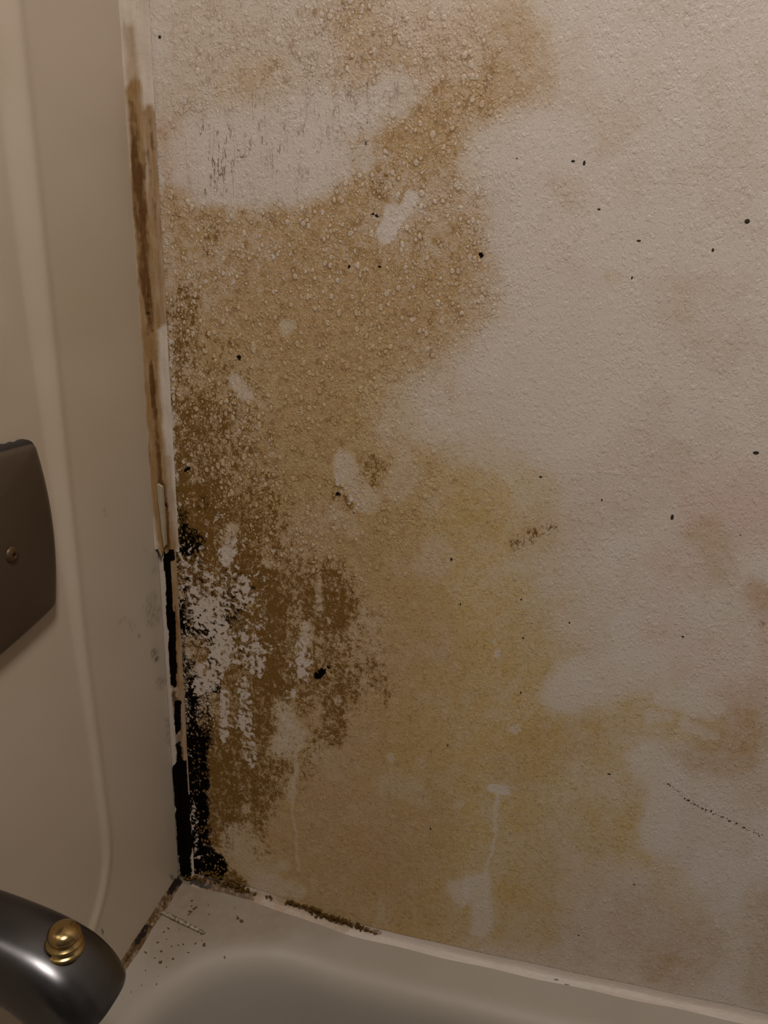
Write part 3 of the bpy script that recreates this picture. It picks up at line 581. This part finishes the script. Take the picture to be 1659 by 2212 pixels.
# ================================================================== VALVE PLATE
PC = (-.2145, .353); HW, HH = .1015, .0525
def plate_outline(s, n=96):
    """barrel outline: straight-ish top and bottom, bowed ends"""
    pts = []
    def side(a, b, bow, k):
        for i in range(k):
            t = i / k; p = a + (b - a) * t; d = b - a; nn = np.array([d[1], -d[0]]) / np.linalg.norm(d); pts.append(p + nn * bow * (1 - (2 * t - 1) ** 2))
    w1, w2 = .0945, .0965
    tl, tr, br, bl = np.array([-w1, HH]), np.array([w1, HH - .002]), np.array([w2, -HH + .0075]), np.array([-w2, -HH + .0075])
    tl[1] = HH - .002
    side(tl, tr, -.003, 56); side(tr, br, -.0062, 40); side(br, bl, -.010, 56); side(bl, tl, -.0062, 40)
    p = np.array(pts)
    for _ in range(1): p = .5 * p + .25 * (np.roll(p, 1, 0) + np.roll(p, -1, 0))
    rr = np.linalg.norm(p, axis=1, keepdims=True); return p * (1 - s / np.minimum(HH, rr))
FX = -.0030
lv = [(0, 0.0), (0, .0045), (.0012, .0062), (.003, .0072), (.0065, .0082), (.014, .0092), (.028, .0100), (.044, .0102), (.0519, .0102)]
Pp = np.array([[(FX + h, PC[0] + y, PC[1] + z) for y, z in plate_outline(s)] for s, h in lv])
# pressed dimples round the screws
for sy in (-.0615, .0615):
    q = np.hypot(Pp[..., 1] - (PC[0] + sy), Pp[..., 2] - PC[1]); Pp[3:, :, 0] -= .0012 * np.exp(-(q[3:] / .007) ** 2)
vp = empty('faucet_plate', (FX, PC[0], PC[1]), 'dark bronze faucet plate with a rusty screw on the cream panel', 'faucet plate')
def bronze():
    g = G('tarnished_metal'); v = g.coord(); n = g.noise(v, 25, 4); f = g.noise(v, 500, 3)
    col = g.mix(n, (.125, .098, .076), (.16, .128, .10)); col = g.mix(g.step(f, .68, .8), col, (.05, .035, .02))
    return g.done(col, g.step(n, .3, .7, .34, .44), .75, g.bump(n, .03, .001))
me = grid_mesh('plate', Pp, wrap=True, flip=True); link('plate', me, bronze(), vp)
gk = [(FX + .0001, .0), (FX + .0020, -.0012)]
Pg = np.array([[(x, PC[0] + y, PC[1] + z + .0012 * (z > .03)) for y, z in plate_outline(s)] for x, s in [(FX - .0004, -.0004), (FX + .0012, -.0012), (FX + .0028, -.0008), (FX + .003, .002)]])
sel = Pg[:, :, :]
M_gask = plain_mat('black_gasket', (.018, .013, .011), .7, var=.4, scale=300)
# the crumbling gasket shows above the top edge only
top_idx = [i for i, (y, z) in enumerate(plate_outline(0)) if z > HH - .006]
top_idx.sort(key=lambda i: plate_outline(0)[i][0]); rs = random.Random(2)
Q = []
for i in top_idx:
    y, z = plate_outline(0)[i]; hh = .0024 * (.6 + .6 * rs.random()) * min(1, (.1 - abs(y)) / .012 + .15)
    Q.append([(FX + .0002, PC[0] + y, PC[1] + z - .003), (FX + .0002, PC[0] + y, PC[1] + z + hh), (FX + .0036, PC[0] + y, PC[1] + z + hh * .9), (FX + .0044, PC[0] + y, PC[1] + z - .001)])
tag(link('gasket', grid_mesh('gasket', np.array(Q), flip=True), M_gask, vp), 'crumbling black gasket along the top edge')
M_screw = plain_mat('rusty_screw', (.10, .062, .03), .5, .6, var=.5, scale=300, bump=.3)
for sy in (-.0615, .0615):
    Mx = Matrix.Translation((FX + .0086, PC[0] + sy, PC[1])) @ Matrix.Rotation(math.pi / 2, 4, 'Y') @ Matrix.Rotation(.5, 4, 'Z')
    s_ = link('screw', lathe_mesh('screw', [(.0046, -.004), (.0046, .0006), (.004, .0018), (.0024, .0026), (.0011, .0028), (.0010, .0014), (.0001, .0014)], 24, Mx), M_screw, vp)
    if sy > 0: s_['label'] = 'rusty brown screw in a pressed dimple'
# ================================================================== SPOUT
SY = -.2145
key = [  # x, z, angle (deg, 0 = out of the wall, 90 = down), half width, half height
 (-.0055, .1670, 6, .0196, .0200), (.012, .1650, 8, .0197, .0202), (.026, .1625, 12, .0200, .0206), (.042, .1580, 20, .0208, .0214), (.0540, .1525, 36, .0216, .0220), (.0605, .1470, 54, .0221, .0218), (.0640, .1420, 70, .0224, .0214), (.0650, .1390, 74, .0225, .0212)]
key = np.array(key); tt = np.linspace(0, len(key) - 1, 57)
def cat(c):
    o = []
    for t in tt:
        i = min(int(t), len(c) - 2); u = t - i; p0, p1, p2, p3 = c[max(i - 1, 0)], c[i], c[i + 1], c[min(i + 2, len(c) - 1)]
        o.append(.5 * (2 * p1 + (p2 - p0) * u + (2 * p0 - 5 * p1 + 4 * p2 - p3) * u * u + (3 * p1 - p0 - 3 * p2 + p3) * u ** 3))
    return np.array(o)
KX, KZ, KA, KW, KH = [cat(key[:, i]) for i in range(5)]
def section(x, z, a, wd, h, n=72, e=2.9):
    o = []; ca, sa = math.cos(math.radians(a)), math.sin(math.radians(a))
    for k in range(n):
        q = 2 * math.pi * k / n; cw, sw = math.cos(q), math.sin(q)
        u = wd * math.copysign(abs(cw) ** (2 / e), cw); v = h * math.copysign(abs(sw) ** (2 / e), sw)
        o.append((x + sa * v, SY + u, z + ca * v))
    return o
Ps = [section(*k) for k in zip(KX, KZ, KA, KW, KH)]
# mouth: rim thickness, then the bore going back up
for ins, up in [(.0004, -.0004), (.0022, -.0004), (.0030, .001), (.0034, .012)]:
    Ps.append(section(KX[-1] - up * .25, KZ[-1] + up, 76, KW[-1] - ins, KH[-1] - ins))
Ps.append(section(KX[-1] - .003, KZ[-1] + .012, 76, .0005, .0005))
def chrome(name, c0, c1, r0, r1):
    g = G(name); v = g.coord(); n = g.noise(v, 45, 4); f = g.noise(v, 14, 3)
    return g.done(g.mix(f, c0, c1), g.step(n, .3, .7, r0, r1), 1.0, g.bump(g.noise(v, 60, 2), .03, .001))
M_ch = chrome('dull_chrome', (.115, .115, .122), (.15, .15, .16), .25, .33)
spt = empty('tub_spout', (-.006, SY, .166), 'grey chrome tub spout with brass diverter knob jutting from the cream panel', 'spout')
link('spout_body', grid_mesh('spout', np.array(Ps), wrap=True, flip=False), M_ch, spt)
Mx = Matrix.Translation((-.0012, SY, .1655)) @ Matrix.Rotation(math.pi / 2, 4, 'Y')
link('wall_flange', lathe_mesh('flange', [(.0190, -.0004), (.0218, -.0004), (.0222, .0016), (.0216, .0026), (.0196, .003)], 48, Mx), M_ch, spt)
M_br = chrome('worn_brass', (.42, .30, .13), (.52, .38, .17), .16, .26)
KB = Matrix.Translation((.0600, SY, .1672)) @ Matrix.Rotation(math.radians(4), 4, 'Y')
kn = link('diverter_knob', lathe_mesh('knob', [(.0088, .0042), (.0094, .0048), (.0095, .0060), (.0088, .0068), (.0066, .0072), (.0064, .0084), (.0084, .0090), (.0090, .0100), (.0084, .0110), (.0064, .0114), (.0062, .0126), (.0076, .0132), (.0080, .0146), (.0074, .0166), (.0056, .0182), (.0030, .0190), (.0001, .0192)], 40, KB), M_br, spt)
tag(kn, 'worn brass diverter knob with ringed dome')
st = link('knob_stem', lathe_mesh('stem', [(.0085, -.002), (.0082, .0012), (.0052, .0024), (.0050, .0042), (.0066, .0046), (.0084, .0040), (.0090, .0044)], 40, KB), M_br, spt)
st.parent = kn; st.matrix_parent_inverse = Matrix.Identity(4)

# ================================================================== small marks on the long wall: crack and dots
cl = [(1440,1692),(1452,1700),(1465,1712),(1478,1722),(1490,1730),(1502,1738),(1518,1746),(1532,1751),(1548,1760),(1564,1766),(1580,1774),(1598,1783),(1614,1792),(1632,1798),(1650,1806)]
it = []; rk = random.Random(6)
for (ax, ay), (bx_, by_) in zip(cl[:-1], cl[1:]):
    for k in range(4):
        if rk.random() < .22: continue
        t = (k + rk.random() * .6) / 4; it.append((ax + (bx_ - ax) * t + rk.gauss(0, .8), ay + (by_ - ay) * t + rk.gauss(0, 1.2), .6 + 1.3 * rk.random() ** 2))
dots = [(1168,1030,2.5),(1633,978,4),(1300,1080,2),(1475,1375,2.2),(1452,1117,4),(1130,1378,2.2),(1125,1496,2.2),(1316,1672,2.6),(1365,600,2),(1294,452,2),(1380,520,2.5),(1614,478,4),(1238,348,2.5),(1262,352,3),(975,1208,3),(995,1305,2),(1205,2130,5),(1250,2112,3),(1242,2135,2.5),(930,1790,2.5),(1250,2020,2),(1126,1295,2),(1230,1345,2),(345,80,3),(1540,540,2.5),(1370,1910,2),(967,1610,2)]
it += [(a, b, r * .8) for a, b, r in dots]
def wall_dabs(items):
    bm = bmesh.new()
    for a, b, r in items:
        p = on_plane(a, b, 1, 0); R_ = r * .00036 * 1.15; n = 7; e = .7 + .8 * rk.random()
        cc = bm.verts.new((p[0], -.0005, p[2])); rr = [bm.verts.new((p[0] + R_ * e * math.cos(6.283 * k / n), -.0001, p[2] + R_ / e * math.sin(6.283 * k / n))) for k in range(n)]
        for k in range(n): bm.faces.new((cc, rr[k], rr[(k + 1) % n]))
    bmesh.ops.recalc_face_normals(bm, faces=bm.faces[:]); me = bpy.data.meshes.new('dabs'); bm.to_mesh(me); bm.free(); return me
tag(link('dark_flecks', wall_dabs(it), plain_mat('black_flecks', (.02, .014, .01), .8, var=.3, scale=300), wall_back), 'black flecks and a broken hairline crack', kind='stuff')
